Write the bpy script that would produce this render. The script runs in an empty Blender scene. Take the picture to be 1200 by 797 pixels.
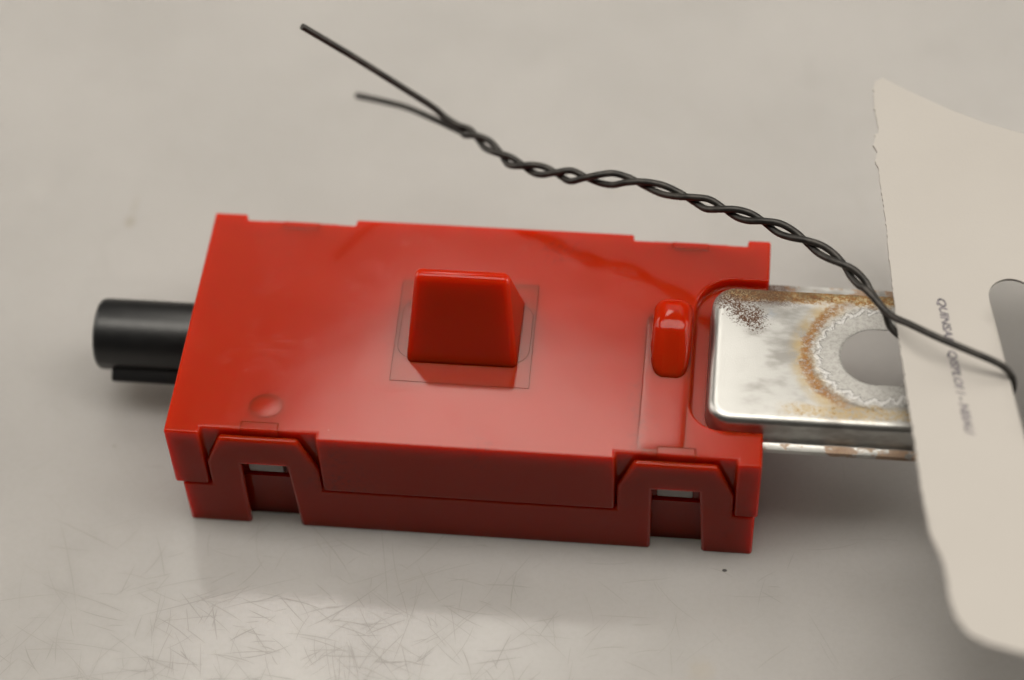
import bpy, bmesh, math, random
from mathutils import Vector, Matrix, noise
from mathutils.geometry import delaunay_2d_cdt

MM = 0.001
sc = bpy.context.scene
COL = sc.collection
random.seed(4)

# ------------------------------------------------------------------ camera
cam_data = bpy.data.cameras.new('camera')
cam = bpy.data.objects.new('camera', cam_data)
COL.objects.link(cam)
cam.location = (25.89*MM, -154.32*MM, 207.02*MM)
cam.rotation_euler = (0.68184, 0.03360, 0.10015)
cam_data.sensor_width = 36.0
cam_data.lens = 36.0*2.2567
cam_data.clip_start = 0.005
cam_data.clip_end = 20.0
cam_data.dof.use_dof = True
cam_data.dof.focus_distance = 0.2435
cam_data.dof.aperture_fstop = 10.0
sc.camera = cam

# ------------------------------------------------------------------ room light
world = bpy.data.worlds.new('World')
sc.world = world
world.use_nodes = True
bg = world.node_tree.nodes['Background']
bg.inputs['Color'].default_value = (1.0, 0.95, 0.88, 1)
bg.inputs['Strength'].default_value = 0.015

def area_lamp(name, loc, target, sx, sy, radiance, colour, roll=0.0, soft=0.0):
    d = bpy.data.lights.new(name, 'AREA')
    d.shape = 'RECTANGLE'; d.size = sx; d.size_y = sy
    d.energy = radiance*math.pi*sx*sy
    d.color = colour
    if soft:                               # diffuser that fades towards its rim
        d.use_nodes = True
        t = d.node_tree
        em = t.nodes['Emission']
        g = t.nodes.new('ShaderNodeNewGeometry')
        sp = t.nodes.new('ShaderNodeSeparateXYZ')
        t.links.new(g.outputs['Parametric'], sp.inputs[0])
        fac = []
        for k in (0, 1):
            a = t.nodes.new('ShaderNodeMath'); a.operation = 'PINGPONG'
            t.links.new(sp.outputs[k], a.inputs[0]); a.inputs[1].default_value = 0.5
            r = t.nodes.new('ShaderNodeMapRange'); r.interpolation_type = 'SMOOTHSTEP'
            t.links.new(a.outputs[0], r.inputs[0]); r.inputs[2].default_value = soft
            fac.append(r.outputs[0])
        mu = t.nodes.new('ShaderNodeMath'); mu.operation = 'MULTIPLY'
        t.links.new(fac[0], mu.inputs[0]); t.links.new(fac[1], mu.inputs[1])
        t.links.new(mu.outputs[0], em.inputs['Strength'])
    o = bpy.data.objects.new(name, d)
    COL.objects.link(o)
    o.location = loc
    v = Vector(target)-Vector(loc)
    o.rotation_euler = (v.to_track_quat('-Z', 'Y').to_matrix() @ Matrix.Rotation(roll, 3, 'Z')).to_euler()
    return o

WARM = (1.0, 0.95, 0.86)
area_lamp('ceiling_lamp', (-0.145, 0.545, 0.90), (-0.145, 0.545, 0.0), 0.27, 0.46, 12.2, WARM, math.radians(-27), 0.24)
area_lamp('overhead_lamp', (0.05, -0.01, 1.00), (0.05, -0.01, 0.0), 1.7, 0.38, 8.1, WARM)
area_lamp('rear_wall_glow', (0.15, 1.25, 1.20), (0.0, 0.0, 0.0), 2.2, 0.95, 1.5, WARM, 0.0, 0.35)
area_lamp('left_fill', (-1.30, 0.40, 0.48), (0.0, 0.0, 0.0), 0.8, 0.7, 4.6, WARM)  # added side fill panel, not a real window; lifts the shade round the plug
area_lamp('right_fill', (1.30, 0.30, 0.42), (0.0, 0.0, 0.0), 0.8, 0.7, 6.5, WARM)  # added low fill from the right, brightens the table under bracket and tag

sc.view_settings.view_transform = 'Standard'
sc.view_settings.look = 'None'
sc.view_settings.gamma = 1.0
sc.view_settings.exposure = 0.0
sc.view_settings.use_curve_mapping = False

# ------------------------------------------------------------------ node helpers
class NT:
    def __init__(self, name):
        self.mat = bpy.data.materials.new(name)
        self.mat.use_nodes = True
        self.t = self.mat.node_tree
        self.b = self.t.nodes['Principled BSDF']
    def put(self, sock, v):
        if isinstance(v, bpy.types.NodeSocket):
            self.t.links.new(v, sock)
        elif v is not None:
            sock.default_value = v
    def node(self, kind, **kw):
        n = self.t.nodes.new(kind)
        for k, v in kw.items():
            setattr(n, k, v)
        return n
    def m(self, op, a, b=None, c=None, clamp=False):
        n = self.node('ShaderNodeMath', operation=op)
        n.use_clamp = clamp
        self.put(n.inputs[0], a); self.put(n.inputs[1], b); self.put(n.inputs[2], c)
        return n.outputs[0]
    def ramp(self, v, lo, hi, a=0.0, b=1.0):
        n = self.node('ShaderNodeMapRange', interpolation_type='SMOOTHSTEP')
        self.put(n.inputs[0], v)
        n.inputs[1].default_value = lo; n.inputs[2].default_value = hi
        n.inputs[3].default_value = a; n.inputs[4].default_value = b
        return n.outputs[0]
    def coords(self):                      # object coordinates in millimetres
        c = self.node('ShaderNodeTexCoord')
        n = self.node('ShaderNodeVectorMath', operation='SCALE')
        self.t.links.new(c.outputs['Object'], n.inputs[0])
        n.inputs['Scale'].default_value = 1000.0
        return n.outputs[0]
    def xform(self, v, scale=(1, 1, 1), rot=(0, 0, 0), loc=(0, 0, 0)):
        n = self.node('ShaderNodeMapping', vector_type='POINT')
        self.put(n.inputs['Vector'], v)
        n.inputs['Location'].default_value = loc
        n.inputs['Rotation'].default_value = rot
        n.inputs['Scale'].default_value = scale
        return n.outputs[0]
    def noise(self, v, scale, detail=3.0, rough=0.5, dist=0.0):
        n = self.node('ShaderNodeTexNoise')
        self.put(n.inputs['Vector'], v)
        n.inputs['Scale'].default_value = scale
        n.inputs['Detail'].default_value = detail
        n.inputs['Roughness'].default_value = rough
        n.inputs['Distortion'].default_value = dist
        return n.outputs['Fac']
    def voro(self, v, scale, feature='F1'):
        n = self.node('ShaderNodeTexVoronoi', feature=feature)
        self.put(n.inputs['Vector'], v)
        n.inputs['Scale'].default_value = scale
        return n
    def mix(self, f, a, b):
        n = self.node('ShaderNodeMix', data_type='RGBA')
        self.put(n.inputs['Factor'], f)
        self.put(n.inputs['A'] if False else n.inputs[6], a)
        self.put(n.inputs[7], b)
        return n.outputs[2]
    def xyz(self, v):
        n = self.node('ShaderNodeSeparateXYZ')
        self.put(n.inputs[0], v)
        return n.outputs
    def bump(self, h, strength, dist, normal=None):
        n = self.node('ShaderNodeBump')
        n.inputs['Strength'].default_value = strength
        n.inputs['Distance'].default_value = dist
        self.put(n.inputs['Height'], h)
        if normal is not None:
            self.put(n.inputs['Normal'], normal)
        return n.outputs[0]
    def set(self, **kw):
        for k, v in kw.items():
            self.put(self.b.inputs[k.replace('_', ' ')], v)

def rgb(r, g, b): return (r, g, b, 1.0)

# ---- tabletop: pale warm grey laminate, glossy, with fine scratches
def mat_table():
    n = NT('grey_laminate')
    p = n.coords()
    mott = n.noise(p, 0.035, 4, 0.6)
    fine = n.noise(p, 1.6, 3, 0.7)
    col = n.mix(n.ramp(mott, 0.3, 0.7), rgb(0.286, 0.274, 0.263), rgb(0.312, 0.299, 0.288))
    col = n.mix(n.m('MULTIPLY', n.ramp(fine, 0.35, 0.75), 0.13), col, rgb(0.22, 0.21, 0.19))
    # tiny dirt specks
    v = n.voro(n.xform(p, loc=(3.1, 7.7, 0)), 0.16)
    sel = n.ramp(n.xyz(v.outputs['Color'])[0], 0.72, 0.74)
    sp = n.m('MULTIPLY', n.ramp(v.outputs['Distance'], 0.018, 0.045, 1, 0), sel)
    col = n.mix(n.m('MULTIPLY', sp, 0.28), col, rgb(0.10, 0.09, 0.075))
    # one brownish smudge and one dark crumb
    x, y, z = n.xyz(p)
    def spot(cx, cy, rx, ry, soft=0.9):
        dx = n.m('DIVIDE', n.m('SUBTRACT', x, cx), rx); dy = n.m('DIVIDE', n.m('SUBTRACT', y, cy), ry)
        r = n.m('SQRT', n.m('ADD', n.m('MULTIPLY', dx, dx), n.m('MULTIPLY', dy, dy)))
        r = n.m('ADD', r, n.m('MULTIPLY', n.m('SUBTRACT', n.noise(p, 1.3, 2), 0.5), 0.6))
        return n.ramp(r, 1.0-soft, 1.0, 1, 0)
    col = n.mix(n.m('MULTIPLY', spot(-46.0, 27.3, 0.9, 1.4), 0.4), col, rgb(0.16, 0.13, 0.08))
    col = n.mix(n.m('MULTIPLY', spot(-45.9, 30.0, 0.7, 2.6), 0.16), col, rgb(0.16, 0.13, 0.08))
    col = n.mix(n.m('MULTIPLY', spot(27.9, -17.5, 0.32, 0.22, 0.4), 0.9), col, rgb(0.03, 0.03, 0.03))
    col = n.mix(n.m('MULTIPLY', spot(26, -30.0, 2.2, 2.4), 0.12), col, rgb(0.30, 0.22, 0.10))
    rough = n.m('ADD', 0.10, n.m('MULTIPLY', fine, 0.05))
    h = n.noise(p, 0.6, 1)
    n.set(Base_Color=col, Roughness=rough, IOR=1.5, Specular_IOR_Level=0.165, Normal=n.bump(h, 0.35, 0.000006),
          Subsurface_Weight=0.85, Subsurface_Radius=(1.0, 0.95, 0.85), Subsurface_Scale=0.011)
    n.b.subsurface_method = 'BURLEY'
    return n.mat

# ---- red translucent plastic
def mat_red(name='red_plastic', dirt=1.0):
    n = NT(name)
    p = n.coords()
    big = n.noise(p, 0.12, 3, 0.6)
    col = n.mix(big, rgb(0.255, 0.0120, 0.0016), rgb(0.29, 0.0140, 0.0022))
    smudge = n.m('MULTIPLY', n.ramp(n.noise(p, 0.10, 2), 0.55, 0.75), n.ramp(n.noise(p, 1.5, 4, 0.8), 0.48, 0.62))
    col = n.mix(n.m('MULTIPLY', smudge, 0.42*dirt), col, rgb(0.10, 0.016, 0.012))
    v = n.voro(p, 0.30)
    sel = n.ramp(n.xyz(v.outputs['Color'])[1], 0.80, 0.82)
    dust = n.m('MULTIPLY', n.ramp(v.outputs['Distance'], 0.012, 0.035, 1, 0), sel)
    col = n.mix(n.m('MULTIPLY', dust, 0.85*dirt), col, rgb(0.55, 0.35, 0.30))
    q = n.xform(p, rot=(0, 0, 0.5), scale=(0.12, 1.7, 1.0))
    s = n.ramp(n.m('ABSOLUTE', n.m('SUBTRACT', n.noise(q, 1.0, 1), 0.5)), 0.0, 0.006, 1, 0)
    q2 = n.xform(p, rot=(0, 0, 2.1), scale=(0.15, 1.9, 1.0), loc=(9, 4, 2))
    s2 = n.ramp(n.m('ABSOLUTE', n.m('SUBTRACT', n.noise(q2, 1.0, 1), 0.5)), 0.0, 0.006, 1, 0)
    s = n.m('MULTIPLY', n.m('MAXIMUM', s, s2), n.ramp(n.noise(p, 0.22, 2), 0.52, 0.62))
    wave = n.m('ADD', n.m('MULTIPLY', n.noise(p, 0.09, 2), 1.0), n.m('MULTIPLY', n.noise(p, 3.0, 2), 0.012))
    h = n.m('SUBTRACT', wave, n.m('MULTIPLY', s, 0.03))
    rough = n.m('ADD', n.m('ADD', 0.05, n.m('MULTIPLY', n.noise(p, 0.25, 4, 0.7), 0.06)), n.m('MULTIPLY', s, 0.12))
    n.set(Base_Color=col, Roughness=rough, IOR=1.5, Specular_IOR_Level=0.165, Normal=n.bump(h, 0.5, 0.00005),
          Subsurface_Weight=1.0, Subsurface_Radius=(1.0, 0.10, 0.06), Subsurface_Scale=0.0070)
    n.b.subsurface_method = 'RANDOM_WALK'
    return n.mat

# ---- steel bracket with rust and a crushed serrated ring round the slot
SLOT_C = (42.3, -1.48); SLOT_R = 3.65
def mat_steel():
    n = NT('rusty_steel')
    p = n.coords()
    x, y, z = n.xyz(p)
    dx = n.m('SUBTRACT', x, SLOT_C[0]); dy = n.m('SUBTRACT', y, SLOT_C[1])
    r = n.m('SQRT', n.m('ADD', n.m('MULTIPLY', dx, dx), n.m('MULTIPLY', dy, dy)))
    th = n.m('ARCTAN2', dy, dx)
    N1 = n.noise(p, 0.55, 5, 0.65); N2 = n.noise(p, 2.2, 4, 0.75); N3 = n.noise(p, 6.0, 3, 0.7)
    NS = n.noise(n.xform(p, rot=(0, 0, 0.9), scale=(0.18, 0.4, 0.4)), 1.0, 3, 0.6)
    NW = n.noise(p, 0.28, 4, 0.7)
    top = n.ramp(z, 16.6, 17.2)
    def band(v, c, w, soft):
        return n.ramp(n.m('ABSOLUTE', n.m('SUBTRACT', v, c)), w, w+soft, 1, 0)
    # stains
    steel = n.mix(n.ramp(NS, 0.42, 0.66), rgb(0.40, 0.395, 0.38), rgb(0.26, 0.25, 0.235))
    leftclean = n.ramp(x, 27.4, 30.5)
    steel = n.mix(leftclean, rgb(0.42, 0.415, 0.40), steel)
    blue = n.m('MULTIPLY', n.ramp(n.m('SQRT', n.m('ADD', n.m('POWER', n.m('MULTIPLY', n.m('SUBTRACT', x, 30.6), 0.6), 2.0), n.m('POWER', n.m('SUBTRACT', y, 3.7), 2.0))), 0.2, 1.3, 1, 0), n.ramp(N1, 0.42, 0.6))
    steel = n.mix(n.m('MULTIPLY', blue, 0.55), steel, rgb(0.22, 0.26, 0.32))
    # ring: matte pale crushed area
    ring = n.ramp(n.m('ADD', r, n.m('MULTIPLY', n.m('SUBTRACT', N1, 0.5), 1.0)), 6.5, 7.1, 1, 0)
    saw = n.m('PINGPONG', n.m('ADD', n.m('MULTIPLY', th, 46/(2*math.pi)), n.m('MULTIPLY', N1, 3.5)), 1.0)
    rt = n.m('ADD', 6.0, n.m('MULTIPLY', n.m('SUBTRACT', saw, 0.5), 0.62))
    rt = n.m('ADD', rt, n.m('MULTIPLY', n.m('SUBTRACT', N1, 0.5), 1.6))
    tooth = n.m('MULTIPLY', band(n.m('SUBTRACT', r, rt), 0.0, 0.13, 0.22), ring)
    notch = n.m('MULTIPLY', n.ramp(n.m('SUBTRACT', r, rt), -0.05, 0.15, 0, 1), ring)
    ringcol = n.mix(n.ramp(N2, 0.35, 0.7), rgb(0.42, 0.41, 0.39), rgb(0.31, 0.30, 0.285))
    ringcol = n.mix(n.m('MULTIPLY', tooth, 0.9), ringcol, rgb(0.52, 0.51, 0.50))
    ringcol = n.mix(n.m('MULTIPLY', n.m('MULTIPLY', n.ramp(N2, 0.50, 0.58), band(r, 6.15, 0.35, 0.15)), 0.5), ringcol, rgb(0.22, 0.21, 0.205))
    col = n.mix(ring, steel, ringcol)
    # rust masks
    leftarc = n.ramp(n.m('ABSOLUTE', th), 1.75, 2.3)
    ringrust = n.m('MULTIPLY', n.m('MULTIPLY', band(n.m('ADD', r, n.m('MULTIPLY', n.m('SUBTRACT', NW, 0.5), 2.2)), 7.3, 0.05, 0.85), leftarc), n.ramp(N2, 0.30, 0.58))
    topband = n.m('MULTIPLY', n.m('MULTIPLY', n.ramp(n.m('ADD', y, n.m('MULTIPLY', N1, 2.4)), 6.1, 7.0), n.ramp(x, 25.6, 27.0)), n.ramp(z, 15.6, 16.8))
    botband = n.m('MULTIPLY', n.m('MULTIPLY', band(n.m('ADD', y, n.m('MULTIPLY', N1, 1.6)), -8.2, 0.35, 0.9), n.ramp(x, 31.5, 35)), n.ramp(N2, 0.3, 0.6))
    halo = n.m('MULTIPLY', n.m('MULTIPLY', band(r, 7.7, 0.3, 1.6), leftarc), n.ramp(N1, 0.3, 0.6))
    flange = n.m('MULTIPLY', n.ramp(z, 14.6, 14.8, 1, 0), n.ramp(n.m('ADD', N1, n.m('MULTIPLY', n.ramp(x, 34, 42), 0.12)), 0.55, 0.63))
    # corner speckle along a diagonal
    dd = n.m('ADD', n.m('MULTIPLY', n.m('SUBTRACT', x, 28.4), 0.72), n.m('MULTIPLY', n.m('SUBTRACT', y, 3.6), 0.69))
    dl = n.m('ADD', n.m('MULTIPLY', n.m('SUBTRACT', x, 28.4), 0.69), n.m('MULTIPLY', n.m('SUBTRACT', y, 3.6), -0.72))
    diag = n.m('MULTIPLY', band(n.m('ADD', dd, n.m('MULTIPLY', n.m('SUBTRACT', N1, 0.5), 3.0)), 0.0, 0.2, 2.3), band(dl, -0.3, 1.6, 3.0))
    speck = n.ramp(n.m('ADD', n.m('ADD', n.m('MULTIPLY', N3, 0.6), n.m('MULTIPLY', N2, 0.4)), n.m('MULTIPLY', diag, 0.15)), 0.585, 0.655)
    speck = n.m('MULTIPLY', speck, n.ramp(diag, 0.05, 0.4))
    corner = n.m('MULTIPLY', n.m('MULTIPLY', n.ramp(n.m('ADD', y, n.m('MULTIPLY', N1, 2.6)), 5.3, 6.6), band(x, 29.0, 2.8, 3.4)), n.ramp(N3, 0.36, 0.56))
    yellow = rgb(0.36, 0.255, 0.10); orange = rgb(0.24, 0.095, 0.02); brown = rgb(0.075, 0.030, 0.012)
    stain = n.m('MAXIMUM', n.m('MULTIPLY', halo, 0.7), n.m('MULTIPLY', botband, 0.75))
    stain = n.m('MAXIMUM', stain, n.m('MULTIPLY', topband, 0.8))
    col = n.mix(stain, col, yellow)
    rust = n.m('MAXIMUM', n.m('MULTIPLY', ringrust, 0.95), n.m('MULTIPLY', n.m('MULTIPLY', topband, n.ramp(N2, 0.42, 0.6)), 0.95))
    rust = n.m('MAXIMUM', rust, n.m('MULTIPLY', flange, 0.6))
    rust = n.m('MAXIMUM', rust, n.m('MULTIPLY', n.m('MULTIPLY', botband, n.ramp(N2, 0.55, 0.68)), 0.8))
    col = n.mix(rust, col, n.mix(n.ramp(N3, 0.45, 0.6), orange, rgb(0.33, 0.17, 0.04)))
    dark = n.m('MAXIMUM', speck, n.m('MULTIPLY', corner, 0.95))
    dark = n.m('MAXIMUM', dark, n.m('MULTIPLY', n.m('MULTIPLY', topband, n.ramp(NW, 0.45, 0.62)), 0.7))
    dark = n.m('MAXIMUM', dark, n.m('MULTIPLY', ringrust, n.ramp(N3, 0.56, 0.64)))
    col = n.mix(dark, col, brown)
    anyrust = n.m('MAXIMUM', rust, dark)
    metal = n.m('SUBTRACT', 1.0, n.m('MAXIMUM', n.m('MULTIPLY', anyrust, 0.9), n.m('MAXIMUM', n.m('MULTIPLY', stain, 0.5), n.m('MULTIPLY', ring, 0.45))))
    rough = n.m('ADD', n.m('ADD', 0.32, n.m('MULTIPLY', NS, 0.14)), n.m('ADD', n.m('MULTIPLY', anyrust, 0.4), n.m('MULTIPLY', ring, 0.18)), clamp=True)
    h = n.m('ADD', n.m('MULTIPLY', tooth, 1.0), n.m('MULTIPLY', N3, 0.22))
    h = n.m('SUBTRACT', h, n.m('MULTIPLY', ring, 0.8))
    h = n.m('ADD', h, n.m('MULTIPLY', n.m('MULTIPLY', anyrust, N3), 0.8))
    n.set(Base_Color=col, Metallic=metal, Roughness=rough, Normal=n.bump(h, 0.6, 0.00012))
    return n.mat

def mat_black():
    n = NT('black_plastic')
    p = n.coords()
    rough = n.m('ADD', 0.30, n.m('MULTIPLY', n.noise(p, 0.6, 4, 0.7), 0.16))
    sc_ = n.ramp(n.noise(n.xform(p, scale=(0.5, 2.2, 2.2)), 1.0, 4, 0.8), 0.62, 0.75)
    col = n.mix(n.m('MULTIPLY', sc_, 0.12), rgb(0.005, 0.005, 0.0053), rgb(0.10, 0.10, 0.10))
    n.set(Base_Color=col, Roughness=rough, IOR=1.5, Normal=n.bump(n.noise(p, 2.5, 3), 0.25, 0.00006))
    return n.mat

def mat_wire():
    n = NT('annealed_wire')
    p = n.coords()
    a = n.noise(p, 0.8, 4, 0.7)
    col = n.mix(n.ramp(a, 0.35, 0.7), rgb(0.018, 0.0165, 0.015), rgb(0.045, 0.040, 0.035))
    n.set(Base_Color=col, Metallic=0.55, Roughness=n.m('ADD', 0.34, n.m('MULTIPLY', a, 0.2)),
          Normal=n.bump(n.noise(n.xform(p, scale=(1, 3, 3)), 2.0, 3), 0.3, 0.00005))
    return n.mat

def mat_card():
    n = NT('white_card')
    p = n.coords()
    a = n.noise(p, 0.08, 4, 0.6); f = n.noise(n.xform(p, scale=(1.0, 0.6, 1)), 3.5, 4, 0.75)
    col = n.mix(a, rgb(0.335, 0.313, 0.290), rgb(0.365, 0.342, 0.318))
    v = n.voro(p, 0.22)
    sp = n.m('MULTIPLY', n.ramp(v.outputs['Distance'], 0.015, 0.05, 1, 0), n.ramp(n.xyz(v.outputs['Color'])[0], 0.70, 0.72))
    col = n.mix(n.m('MULTIPLY', sp, 0.35), col, rgb(0.25, 0.21, 0.17))
    n.set(Base_Color=col, Roughness=0.75, Specular_IOR_Level=0.25, Normal=n.bump(f, 0.25, 0.00008))
    return n.mat

def mat_ink():
    n = NT('faded_ink')
    p = n.coords()
    f = n.ramp(n.noise(p, 3.2, 3, 0.7), 0.36, 0.62)
    n.set(Base_Color=n.mix(f, rgb(0.04, 0.037, 0.045), rgb(0.20, 0.18, 0.19)), Roughness=0.8)
    return n.mat

def mat_grey():
    n = NT('grey_plastic')
    p = n.coords()
    n.set(Base_Color=n.mix(n.noise(p, 1.5, 3), rgb(0.16, 0.145, 0.135), rgb(0.26, 0.24, 0.225)), Roughness=0.3, IOR=1.5)
    return n.mat

def mat_scratch():
    n = NT('scratched_laminate')
    p = n.coords()
    n.set(Base_Color=n.mix(n.noise(p, 0.4, 2), rgb(0.225, 0.215, 0.205), rgb(0.275, 0.263, 0.252)), Roughness=0.9, Specular_IOR_Level=0.1)
    return n.mat

M = dict(grey=mat_grey(), scratch=mat_scratch(), table=mat_table(), red=mat_red(), steel=mat_steel(), black=mat_black(), wire=mat_wire(), card=mat_card(), ink=mat_ink())

# ------------------------------------------------------------------ mesh helpers
def link(name, me, mat, parent=None):
    o = bpy.data.objects.new(name, me)
    COL.objects.link(o)
    if mat:
        me.materials.clear(); me.materials.append(M[mat])
    if parent:
        o.parent = parent
    return o

def smooth(me, ang=35, flat=None):
    for f in me.polygons: f.use_smooth = True
    me.set_sharp_from_angle(angle=math.radians(ang))
    for f in me.polygons: f.use_smooth = not (flat and f.area > flat*MM*MM)

def bm_mesh(bm, name='mesh'):
    bmesh.ops.recalc_face_normals(bm, faces=bm.faces)
    me = bpy.data.meshes.new(name); bm.to_mesh(me); bm.free()
    return me

def box(bm, x0, x1, y0, y1, z0, z1):
    v = [bm.verts.new((x*MM, y*MM, z*MM)) for z in (z0, z1) for x, y in ((x0, y0), (x1, y0), (x1, y1), (x0, y1))]
    for f in ((0, 3, 2, 1), (4, 5, 6, 7), (0, 1, 5, 4), (1, 2, 6, 5), (2, 3, 7, 6), (3, 0, 4, 7)):
        bm.faces.new([v[i] for i in f])

def prism(bm, pts, a0, a1, axis='z'):
    """extrude a closed 2-D outline (mm) along z (outline xy) or along y (outline xz)"""
    def P(u, w, a): return (u*MM, w*MM, a*MM) if axis == 'z' else (u*MM, a*MM, w*MM)
    lo = [bm.verts.new(P(u, w, a0)) for u, w in pts]; hi = [bm.verts.new(P(u, w, a1)) for u, w in pts]
    k = len(pts)
    bm.faces.new(lo); bm.faces.new(hi[::-1])
    for i in range(k):
        bm.faces.new((lo[i], hi[i], hi[(i+1) % k], lo[(i+1) % k]))

def evaluated(me, mods):
    """apply a list of (type, settings) modifiers to a mesh and give back the result"""
    o = bpy.data.objects.new('tmp', me); COL.objects.link(o)
    tmp = []
    for kind, kw in mods:
        m = o.modifiers.new(kind, kind)
        for k, v in kw.items():
            if k == 'cutter':
                c = bpy.data.objects.new('cut', v); COL.objects.link(c); tmp.append(c); v = c; k = 'object'
            setattr(m, k, v)
    bpy.context.view_layer.update()
    dg = bpy.context.evaluated_depsgraph_get()
    out = bpy.data.meshes.new_from_object(o.evaluated_get(dg))
    bpy.data.objects.remove(o)
    for c in tmp: bpy.data.objects.remove(c)
    return out

def bevel(w, seg=3, ang=35):
    return ('BEVEL', dict(width=w*MM, segments=seg, limit_method='ANGLE', angle_limit=math.radians(ang), use_clamp_overlap=True))

def rounded_rect(x0, x1, y0, y1, radii, seg=8):
    """ccw outline; radii for (x0y0, x1y0, x1y1, x0y1)"""
    out = []
    for (cx, cy, a0), r in zip(((x0, y0, 180), (x1, y0, 270), (x1, y1, 0), (x0, y1, 90)), radii):
        sx = 1 if cx == x0 else -1; sy = 1 if cy == y0 else -1
        for i in range(seg+1):
            a = math.radians(a0+90*i/seg)
            out.append((cx+sx*r+r*math.cos(a), cy+sy*r+r*math.sin(a)))
    return out

def tube(bm, path, rad, n=12, caps=True):
    """sweep a circle along a list of Vectors (mm)"""
    rings = []
    t_prev = None; nrm = None
    for i, p in enumerate(path):
        t = (path[min(i+1, len(path)-1)]-path[max(i-1, 0)]).normalized()
        if nrm is None:
            nrm = t.orthogonal().normalized()
        else:
            nrm = (nrm - t*nrm.dot(t)).normalized()
        b = t.cross(nrm)
        r = rad(i/(len(path)-1)) if callable(rad) else rad
        rings.append([bm.verts.new((p+(nrm*math.cos(2*math.pi*k/n)+b*math.sin(2*math.pi*k/n))*r)*MM) for k in range(n)])
    for a, b in zip(rings, rings[1:]):
        for k in range(n):
            bm.faces.new((a[k], a[(k+1) % n], b[(k+1) % n], b[k]))
    if caps:
        bm.faces.new(rings[0][::-1]); bm.faces.new(rings[-1])

def catmull(pts, per=16):
    out = []
    for i in range(len(pts)-1):
        p0, p1, p2, p3 = pts[max(i-1, 0)], pts[i], pts[i+1], pts[min(i+2, len(pts)-1)]
        for k in range(per):
            t = k/per
            out.append(0.5*((2*p1)+(p2-p0)*t+(2*p0-5*p1+4*p2-p3)*t*t+(3*p1-p0-3*p2+p3)*t**3))
    out.append(pts[-1])
    return out

# ------------------------------------------------------------------ the surface
bm = bmesh.new(); box(bm, -700, 700, -450, 550, -25, 0)
tabletop = link('tabletop', bm_mesh(bm, 'tabletop'), 'table')
tabletop['kind'] = 'structure'

# hairline scratches cut into the glossy film: thin matte strips, too many to count
def scratches():
    rnd = random.Random(11)
    bm = bmesh.new()
    level = [0]
    def strip(x, y, ang, length, w, bend):
        n = 5
        level[0] += 1                       # each strip a hair above the last, so crossings never coincide
        z = 0.004+level[0]*0.00004
        prev = None
        for i in range(n+1):
            t = i/n-0.5
            a = ang+bend*t
            px, py = x+math.cos(ang)*length*t-math.sin(ang)*bend*length*t*t, y+math.sin(ang)*length*t+math.cos(ang)*bend*length*t*t
            ww = w*(1-(2*t)**4)*0.5+0.008
            nx, ny = -math.sin(a), math.cos(a)
            cur = [bm.verts.new(((px+nx*ww*k)*MM, (py+ny*ww*k)*MM, z*MM)) for k in (-1, 1)]
            if prev:
                bm.faces.new((prev[0], cur[0], cur[1], prev[1]))
            prev = cur
    for i in range(520):                      # worn patch in front of the housing
        x = rnd.gauss(-14, 19); y = rnd.gauss(-33, 8.5)
        if -31 < x < 31 and y > -16: continue
        strip(x, y, rnd.uniform(0, math.pi), rnd.uniform(1.2, 6.0)*(2.2 if rnd.random() < 0.14 else 1), rnd.uniform(0.03, 0.085)*(1.5 if rnd.random() < 0.1 else 1), rnd.uniform(-0.25, 0.25))
    for i in range(420):                      # scattered elsewhere
        x = rnd.uniform(-75, 75); y = rnd.uniform(-50, 85)
        if -32 < x < 32 and -16 < y < 16: continue
        strip(x, y, rnd.uniform(0, math.pi), rnd.uniform(1.0, 7.0), rnd.uniform(0.02, 0.05), rnd.uniform(-0.3, 0.3))
    for f in bm.faces:
        f.normal_update()
        if f.normal.z < 0: f.normal_flip()
    me = bpy.data.meshes.new('scratches'); bm.to_mesh(me); bm.free()
    o = link('scratches', me, 'scratch', tabletop)
    o['kind'] = 'stuff'
scratches()

# ------------------------------------------------------------------ red housing
HX, HY, HZ, SPLIT = 31.0, 15.35, 16.05, 6.95
housing = bpy.data.objects.new('terminal_housing', None)
COL.objects.link(housing)
housing.empty_display_size = 0.01
housing['label'] = 'glossy red plastic clip-together terminal housing with black plug and rusty steel bracket'
housing['category'] = 'terminal housing'

CLIPS = [(-27.3, -15.0, -21.0), (16.0, 28.5, 22.3)]       # recess from, to, centre of window

# lid
bm = bmesh.new(); box(bm, -HX, HX, -HY, HY, SPLIT, HZ)
lid_me = bm_mesh(bm)
cut = bmesh.new()
for a, b, c in CLIPS:
    for s in (-1, 1):
        y0, y1 = sorted((s*(HY-0.85), s*(HY+2)))
        box(cut, a, b, y0, y1, SPLIT-1, HZ+1)
cut_me = bm_mesh(cut)
lid_me = evaluated(lid_me, [('BOOLEAN', dict(operation='DIFFERENCE', solver='EXACT', cutter=cut_me))])
cut = bmesh.new()
for a, b, c in CLIPS:
    for s in (-1, 1):
        y0, y1 = sorted((s*(HY-1.9), s*(HY+2)))
        box(cut, c-2.7, c+2.7, y0, y1, SPLIT-1, 11.6)
lid_me = evaluated(lid_me, [('BOOLEAN', dict(operation='DIFFERENCE', solver='EXACT', cutter=bm_mesh(cut)))])
cut = bmesh.new()
prism(cut, rounded_rect(23.3, 40, -10.9, 9.5, (3.4, 0.1, 0.1, 4.0)), 14.85, 20)
lid_me = evaluated(lid_me, [('BOOLEAN', dict(operation='DIFFERENCE', solver='EXACT', cutter=bm_mesh(cut))), bevel(0.28, 3)])
smooth(lid_me, 40, 3.0)
lid = link('lid', lid_me, 'red', housing)

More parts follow.
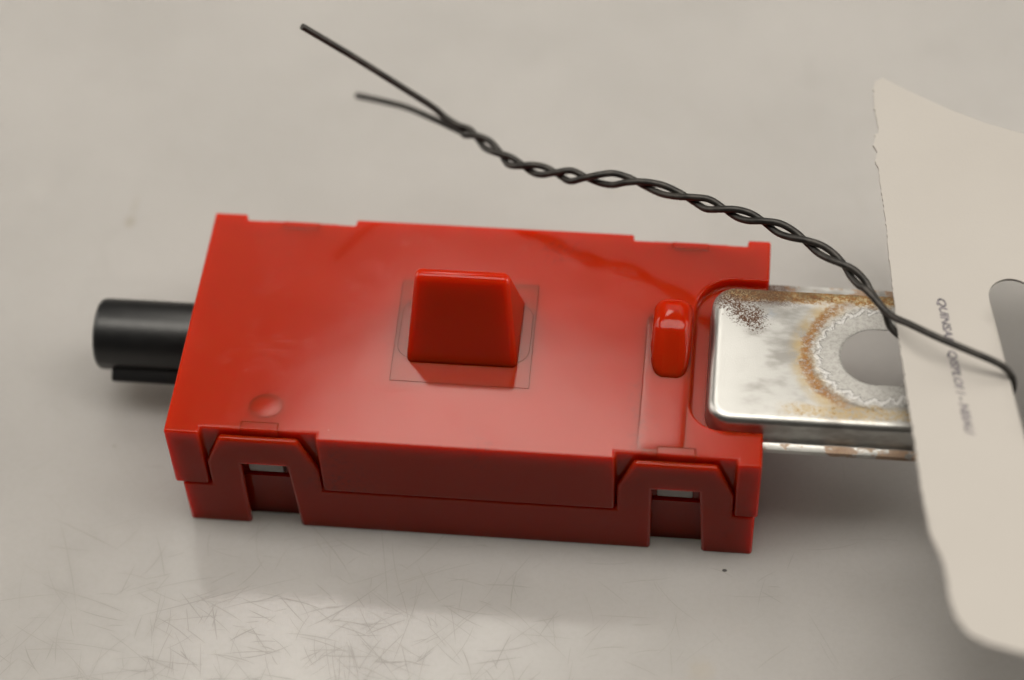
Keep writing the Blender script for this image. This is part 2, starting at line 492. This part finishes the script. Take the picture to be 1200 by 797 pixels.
# base: a core, and two side walls whose clip arches rise into the recesses of the lid
bm = bmesh.new(); box(bm, -HX+0.77, HX-0.32, -HY+0.7, HY-0.7, 0.01, SPLIT-0.08)
cut = bmesh.new()
for a, b, c in CLIPS:
    for s in (-1, 1):
        y0, y1 = sorted((s*(HY-1.6), s*(HY+2)))
        box(cut, c-2.9, c+3.2, y0, y1, -2, SPLIT+3)
base_me = evaluated(bm_mesh(bm), [('BOOLEAN', dict(operation='DIFFERENCE', solver='EXACT', cutter=bm_mesh(cut)))])
outline = [(-HX+0.75, 0.0)]
for a, b, c in CLIPS:
    outline += [(c-2.5, 0.0), (c-2.4, 10.8), (c+2.45, 10.8), (c+2.95, 0.0)]
outline += [(HX-0.3, 0.0), (HX-0.3, SPLIT-0.03)]
for a, b, c in CLIPS[::-1]:
    outline += [(b-0.15, SPLIT-0.03), (b-0.15, 10.4), (b-2.0, 15.2), (a+2.0, 15.2), (a+0.25, 11.0), (a+0.25, SPLIT-0.03)]
outline += [(-HX+0.75, SPLIT-0.03)]
for s in (-1, 1):
    wall = bmesh.new()
    y0, y1 = sorted((s*(HY-0.80), s*HY))
    prism(wall, outline, y0, y1, 'y')
    wall_me = evaluated(bm_mesh(wall), [bevel(0.34, 3)])
    base_me = evaluated(base_me, [('BOOLEAN', dict(operation='UNION', solver='EXACT', cutter=wall_me))])
smooth(base_me, 40, 3.0)
base = link('base', base_me, 'red', housing)

for a, b, c in CLIPS:
    for s in (-1, 1):
        # catch of the lid seen in the window, and the tab over it on the lid's edge
        y = s*(HY-1.95)
        bm = bmesh.new()
        pts = [(0, 11.55), (0, 7.5), (0.95, 8.5), (1.1, 9.1), (0.85, 11.55)]
        k = len(pts)
        A = [bm.verts.new(((c-1.9)*MM, (y+s*u)*MM, w*MM)) for u, w in pts]
        B = [bm.verts.new(((c+1.8)*MM, (y+s*u)*MM, w*MM)) for u, w in pts]
        bm.faces.new(A); bm.faces.new(B[::-1])
        for i in range(k):
            bm.faces.new((A[i], B[i], B[(i+1) % k], A[(i+1) % k]))
        me = evaluated(bm_mesh(bm), [bevel(0.12, 2, 30)]); smooth(me, 40)
        link('catch', me, 'grey', lid)
        bm = bmesh.new()
        y0, y1 = sorted((s*(HY-0.78), s*(HY-1.95)))
        box(bm, c-2.15, c+2.0, y0, y1, 12.2, HZ+(0.07 if s < 0 else 0.035))
        me = evaluated(bm_mesh(bm), [bevel(0.22, 3)]); smooth(me, 40, 1.0)
        link('tab', me, 'red', lid)

# thin moulded insert plate round the peg
bm = bmesh.new()
prism(bm, [(-8.35, -7.0), (6.4, -7.05), (6.2, 7.1), (-8.65, 6.75)], HZ-0.5, HZ+0.035)
me = evaluated(bm_mesh(bm), [bevel(0.03, 1)])
link('insert_plate', me, 'red', lid)
bm = bmesh.new()
prism(bm, rounded_rect(-8.1, 6.0, -3.9, 4.3, (1.8, 1.9, 1.9, 1.8), 6), HZ-0.4, HZ+0.07)
me = evaluated(bm_mesh(bm), [bevel(0.03, 1)])
link('insert_plate', me, 'red', lid)

# pegs: blunt wedges, front face leaning back
def peg(x0, x1, y0, y1, h, lean, taper, ridge, bev):
    bm = bmesh.new()
    z0 = HZ-0.3; z1 = HZ+h
    lo = [(x0, y0, z0), (x1, y0, z0), (x1, y1, z0), (x0, y1, z0)]
    hi = [(x0+taper, y0+lean, z1), (x1-taper, y0+lean, z1), (x1-taper, y0+lean+ridge, z1), (x0+taper, y0+lean+ridge, z1)]
    v = [bm.verts.new((a*MM, b*MM, c*MM)) for a, b, c in lo+hi]
    for f in ((0, 3, 2, 1), (4, 5, 6, 7), (0, 1, 5, 4), (1, 2, 6, 5), (2, 3, 7, 6), (3, 0, 4, 7)):
        bm.faces.new([v[i] for i in f])
    me = evaluated(bm_mesh(bm), [bevel(bev, 4, 20)]); smooth(me, 45, 3.0)
    return link('peg', me, 'red', lid)
peg(-6.95, 4.95, -4.6, 5.2, 9.4, 4.2, 1.05, 1.3, 0.75)
peg(18.7, 23.2, -5.2, 6.2, 3.6, 5.4, 0.35, 3.2, 1.3)

# slightly domed land beside the bracket, and the gate mark
def dome(name, x0, x1, y0, y1, h, n=18, power=2.0):
    bm = bmesh.new()
    g = []
    for j in range(n+1):
        row = []
        for i in range(n+1):
            u, w = 2*i/n-1, 2*j/n-1
            z = h*max(0.0, (1-abs(u)**power))**0.5*max(0.0, (1-abs(w)**power))**0.5
            row.append(bm.verts.new(((x0+(x1-x0)*i/n)*MM, (y0+(y1-y0)*j/n)*MM, (HZ-0.01+z)*MM)))
        g.append(row)
    for j in range(n):
        for i in range(n):
            bm.faces.new((g[j][i], g[j][i+1], g[j+1][i+1], g[j+1][i]))
    me = bm_mesh(bm); smooth(me, 60)
    return link(name, me, 'red', lid)
dome('raised_land', 18.1, 23.1, -14.25, 4.0, 0.045, 24, 6.0)
bm = bmesh.new()
rings = []
for k in range(9):
    t = k/8
    rings.append([bm.verts.new(((-20.8+2.0*t*math.cos(a))*MM, (-11.3+1.7*t*math.sin(a))*MM, (HZ-0.001+0.016*(1-t*t)**2)*MM)) for a in [2*math.pi*i/24 for i in range(24)]] if k else [bm.verts.new((-20.8*MM, -11.3*MM, (HZ+0.015)*MM))])
for i in range(24):
    bm.faces.new((rings[0][0], rings[1][i], rings[1][(i+1) % 24]))
for a, b in zip(rings[1:], rings[2:]):
    for i in range(24):
        bm.faces.new((a[i], b[i], b[(i+1) % 24], a[(i+1) % 24]))
me = bm_mesh(bm); smooth(me, 80)
link('gate_mark', me, 'red', lid)

# ------------------------------------------------------------------ black plug on the end
PY, PZ = 3.45, 8.0
prof = [(-30.0, 4.0), (-42.4, 4.0), (-42.75, 3.9), (-43.0, 3.65), (-43.1, 3.3), (-43.1, 2.7), (-42.8, 2.5), (-39.0, 2.4), (-39.0, 0.0)]
bm = bmesh.new()
n = 56
rings = []
for x, r in prof:
    if r == 0: rings.append([bm.verts.new((x*MM, PY*MM, PZ*MM))])
    else: rings.append([bm.verts.new((x*MM, (PY+r*math.cos(2*math.pi*k/n))*MM, (PZ+r*math.sin(2*math.pi*k/n))*MM)) for k in range(n)])
for a, b in zip(rings, rings[1:]):
    for k in range(n):
        if len(b) == 1: bm.faces.new((a[k], a[(k+1) % n], b[0]))
        else: bm.faces.new((a[k], a[(k+1) % n], b[(k+1) % n], b[k]))
me = bm_mesh(bm); smooth(me, 40)
plug = link('plug', me, 'black', housing)
bm = bmesh.new(); box(bm, -41.3, -30.2, -1.5, 1.5, 3.2, 5.25)
bmesh.ops.rotate(bm, verts=bm.verts, cent=(0, 0, 0), matrix=Matrix.Rotation(math.radians(131), 3, 'X'))
bmesh.ops.translate(bm, verts=bm.verts, vec=(0, PY*MM, PZ*MM))
me = evaluated(bm_mesh(bm), [bevel(0.35, 3)]); smooth(me, 40)
link('key_rib', me, 'black', plug)

# ------------------------------------------------------------------ steel bracket: raised pan with flanges and a slot
def bracket():
    bm = bmesh.new()
    ZP, ZF = 17.8, 14.62
    X0, X1, Y0, Y1 = 24.95, 51.4, -10.95, 7.35        # foot of the pan wall
    def loop(inset, z, rad):
        return [bm.verts.new((x*MM, y*MM, z*MM)) for x, y in rounded_rect(X0+inset, X1-inset, Y0+inset, Y1-inset, [max(rad-inset, 0.3)]*4, 10)]
    loops = []
    # flange outline
    out = rounded_rect(24.5, 52.4, -12.0, 10.25, [2.5]*4, 10)
    loops.append([bm.verts.new((x*MM, y*MM, ZF*MM)) for x, y in out])
    loops.append(loop(-0.35, ZF, 2.6))
    loops.append(loop(-0.20, ZF+0.06, 2.6)); loops.append(loop(-0.06, ZF+0.2, 2.6)); loops.append(loop(0.0, ZF+0.4, 2.6))
    R = 0.95
    for k in range(9):
        a = math.radians(90*k/8)
        loops.append(loop(0.1+R*(1-math.cos(a)), ZP-R+R*math.sin(a), 2.6))
    loops.append(loop(0.1+R+0.25, ZP, 2.6))
    m = len(loops[0])
    for a, b in zip(loops, loops[1:]):
        for i in range(m):
            bm.faces.new((a[i], a[(i+1) % m], b[(i+1) % m], b[i]))
    # slot
    cx, cy = SLOT_C; r = SLOT_R
    def slot(rr, z):
        pts = [(cx+rr*math.cos(t), cy+rr*math.sin(t)) for t in [math.radians(90+180*i/24) for i in range(25)]]
        pts += [(cx+2.6+rr*math.cos(t), cy+rr*math.sin(t)) for t in [math.radians(-90+180*i/24) for i in range(25)]]
        return [bm.verts.new((x*MM, y*MM, z*MM)) for x, y in pts]
    s0, s1, s2 = slot(r+0.32, ZP), slot(r+0.12, ZP-0.02), slot(r, ZP-0.14)
    k = len(s0)
    for a, b in ((s0, s1), (s1, s2)):
        for i in range(k):
            bm.faces.new((a[i], b[i], b[(i+1) % k], a[(i+1) % k]))
    def edge(a, b):
        e = bm.edges.get((a, b))
        return e if e else bm.edges.new((a, b))
    es = [edge(loops[-1][i], loops[-1][(i+1) % m]) for i in range(m)]
    es += [edge(s0[i], s0[(i+1) % k]) for i in range(k)]
    bmesh.ops.triangle_fill(bm, edges=es, use_beauty=True, use_dissolve=False)
    bmesh.ops.recalc_face_normals(bm, faces=bm.faces)
    up = sum(f.normal.z*f.calc_area() for f in bm.faces)
    if up < 0: bmesh.ops.reverse_faces(bm, faces=bm.faces)
    me = bpy.data.meshes.new('bracket'); bm.to_mesh(me); bm.free()
    me = evaluated(me, [('SOLIDIFY', dict(thickness=0.55*MM, offset=-1.0))])
    smooth(me, 40)
    return link('bracket', me, 'steel', housing)
br = bracket()
br['label'] = 'rust-stained bare steel bracket with a slot and serrated ring mark'

# ------------------------------------------------------------------ paper tag
def tag_z(x, y): return 24.0+0.003*(y+1.0)**2
TAG = [(42.12, 30.45), (44.55, 29.13), (49.17, 26.82), (53.28, 25.16), (57.36, 23.95), (66.0, 23.5), (76.0, 22.0), (78.0, -40.0), (68.0, -43.5), (54.3, -43.67), (51.38, -42.8), (49.71, -41.8), (48.66, -40.0), (48.15, -37.82), (47.73, -33.02), (46.6, -29.31), (45.95, -23.87), (45.43, -17.79), (44.71, -10.55), (44.09, -4.37), (43.51, 1.83), (42.98, 8.04), (42.7, 12.0), (42.22, 15.37), (41.92, 18.18), (41.55, 19.52), (41.71, 20.66), (41.34, 21.54), (41.41, 23.01), (41.86, 23.15), (41.45, 26.04), (41.13, 28.94), (41.39, 29.96)]
SLOT = []
ax, ay, bx_, by_ = 55.55, 2.4, 58.7, -18.0
sr = 2.35
d = Vector((bx_-ax, by_-ay)).normalized(); nn = Vector((-d.y, d.x))
for i in range(17):
    t = math.radians(180*i/16)
    SLOT.append(Vector((ax, ay)) + (nn*math.cos(t) - d*math.sin(t))*sr)
for i in range(17):
    t = math.radians(180*i/16)
    SLOT.append(Vector((bx_, by_)) + (-nn*math.cos(t) + d*math.sin(t))*sr)
def build_tag():
    pts = [Vector((a, b)) for a, b in TAG]
    res = []
    for i, a in enumerate(pts):
        b = pts[(i+1) % len(pts)]
        k = max(1, int((b-a).length/0.35))
        for j in range(k):
            q = a.lerp(b, j/k)
            if q.x < 60:
                if i >= 11:                       # cut edge with torn fibres
                    w = noise.noise((q.x*1.7, q.y*1.7, 3.0))*0.16+noise.noise((q.x*6, q.y*6, 8.0))*0.05
                    q = q+Vector((w, w*0.1))
            res.append(q)
    verts = list(res)
    ne = len(verts)
    edges = [(i, (i+1) % ne) for i in range(ne)]
    ns = len(SLOT)
    verts += SLOT
    edges += [(ne+i, ne+(i+1) % ns) for i in range(ns)]
    gx = 41
    while gx < 80:
        gy = -44
        while gy < 38:
            verts.append(Vector((gx+0.3*math.sin(gy*3.1), gy)))
            gy += 1.6
        gx += 1.6
    vo, eo, fo, *_ = delaunay_2d_cdt(verts, edges, [], 1, 1e-5)
    def inside(p, poly):
        c = False
        for i in range(len(poly)):
            a, b = poly[i], poly[i-1]
            if (a.y > p.y) != (b.y > p.y) and p.x < (b.x-a.x)*(p.y-a.y)/(b.y-a.y)+a.x: c = not c
        return c
    faces = []
    for f in fo:
        c = sum((vo[i] for i in f), Vector((0, 0)))/len(f)
        if inside(c, res) and not inside(c, SLOT): faces.append(f)
    bm = bmesh.new()
    vs = [bm.verts.new((v.x*MM, v.y*MM, tag_z(v.x, v.y)*MM)) for v in vo]
    for f in faces: bm.faces.new([vs[i] for i in f])
    bmesh.ops.delete(bm, geom=[v for v in bm.verts if not v.link_faces], context='VERTS')
    for f in bm.faces:
        f.normal_update()
        if f.normal.z < 0: f.normal_flip()
    me = bpy.data.meshes.new('tag'); bm.to_mesh(me); bm.free()
    me = evaluated(me, [('SOLIDIFY', dict(thickness=0.32*MM, offset=-1.0))])
    smooth(me, 40)
    return link('paper_tag', me, 'card')
tag = build_tag()
tag['label'] = 'white card tag with a long slot and small faded print, threaded on the wire'
tag['category'] = 'tag'

# print on the tag: reads down the card, tops of the letters to the right
def tag_print(text, start, end, size, bold):
    cu = bpy.data.curves.new('print', 'FONT')
    cu.body = text; cu.size = size*MM; cu.offset = bold*MM; cu.shear = 0.35; cu.resolution_u = 3
    o = bpy.data.objects.new('print', cu); COL.objects.link(o)
    bpy.context.view_layer.update()
    me = bpy.data.meshes.new_from_object(o.evaluated_get(bpy.context.evaluated_depsgraph_get()))
    bpy.data.objects.remove(o)
    w = max(v.co.x for v in me.vertices)
    A = Vector(start); B = Vector(end); L = (B-A).length
    u = (B-A).normalized(); up = Vector((-u.y, u.x))
    for v in me.vertices:
        q = A+u*(v.co.x/w*L)+up*(v.co.y*1000)
        v.co = (q.x*MM, q.y*MM, (tag_z(q.x, q.y)+0.012)*MM)
    me.materials.clear()
    p = link('print', me, 'ink', tag)
    p['label'] = 'faded dark stamped lettering'
    return p
tag_print('QUINSAD  QISPLOI ! - NISAU', (47.95, 1.75), (50.45, -16.3), 1.15, 0.05)
tag_print('M', (58.2, -27.0), (58.5, -29.2), 1.6, 0.03)

# ------------------------------------------------------------------ twisted wire
def V(l): return [Vector(p) for p in l]
CENTRE = V([(-5.0, 26.06, 20.6), (-1.97, 24.07, 20.8), (2.05, 20.42, 21.2), (6.01, 18.7, 21.8), (10.84, 17.07, 22.8), (15.53, 16.36, 23.5), (21.18, 13.85, 24.2), (25.81, 11.74, 24.7), (30.35, 9.66, 25.2), (34.85, 6.84, 25.5), (38.41, 4.03, 25.5), (41.06, 0.89, 25.2)])
A_TAIL = V([(-20.9, 25.97, 35.0), (-15.54, 27.0, 29.5), (-10.04, 27.32, 24.4), (-7.46, 27.17, 22.3), (-6.23, 26.86, 21.2)]); B_TAIL = V([(-17.81, 34.7, 16.0), (-12.0, 31.42, 18.0), (-8.04, 28.18, 19.6)])
A_END = V([(42.96, -1.82, 25.2), (45.08, -3.95, 26.2), (47.7, -5.92, 26.8), (51.06, -7.37, 26.6), (53.45, -8.02, 26.0), (54.62, -8.35, 25.3), (55.26, -8.63, 24.2), (55.47, -8.55, 22.6), (55.45, -7.96, 21.0)]); B_END = V([(42.62, -0.79, 24.2), (43.49, -2.16, 23.2), (46.46, -4.38, 22.6), (49.93, -6.31, 22.0), (53.84, -7.87, 21.0), (55.34, -7.88, 20.6)])
wire = bpy.data.objects.new('tie_wire', None); COL.objects.link(wire)
wire.empty_display_size = 0.01
wire['label'] = 'dark twisted tie wire arching over the red housing with two loose ends'
wire['category'] = 'wire'
CROSS = [-5.0, -2.6, 0.57, 3.34, 7.17, 10.65, 16.19, 21.83, 25.81, 29.81, 34.13, 38.23, 41.06]
LOOSE = [0.03, 0.05, 0.02, 0.08, 0.16, 0.22, 0.04, 0.12, 0.06, 0.11, 0.04, 0.02, 0.02]
def crossing(x):                          # how many half turns the pair has made at x
    if x <= CROSS[0]: return (x-CROSS[0])/2.6
    for k in range(len(CROSS)-1):
        if x < CROSS[k+1]: return k+(x-CROSS[k])/(CROSS[k+1]-CROSS[k])
    return len(CROSS)-1+(x-CROSS[-1])/3.5
def strands():
    path = catmull(CENTRE, 24)
    s = [0.0]
    for a, b in zip(path, path[1:]): s.append(s[-1]+(b-a).length)
    tot = s[-1]
    offs = ([], [])
    for i, p in enumerate(path):
        t = (path[min(i+1, len(path)-1)]-path[max(i-1, 0)]).normalized()
        up = Vector((0, 0, 1)); side = t.cross(up).normalized(); up = side.cross(t)
        u = crossing(p.x)
        ph = 0.91 + math.pi*u
        rr = 0.415+LOOSE[min(int(max(u, 0)), len(LOOSE)-1)]*math.sin(math.pi*(u-math.floor(u)))
        k = min(1.0, s[i]/1.0, (tot-s[i])/1.0)
        o = (side*math.cos(ph)+up*math.sin(ph))*rr
        offs[0].append(p+o); offs[1].append(p-o)
    return offs
sa, sb = strands()
for tail, mid, end in ((A_TAIL, sa, A_END), (B_TAIL, sb, B_END)):
    ctrl = tail+mid[6::8]+end
    path = catmull(ctrl, 8)
    bm = bmesh.new(); tube(bm, path, 0.375, 14)
    me = bm_mesh(bm); smooth(me, 50)
    link('strand', me, 'wire', wire)
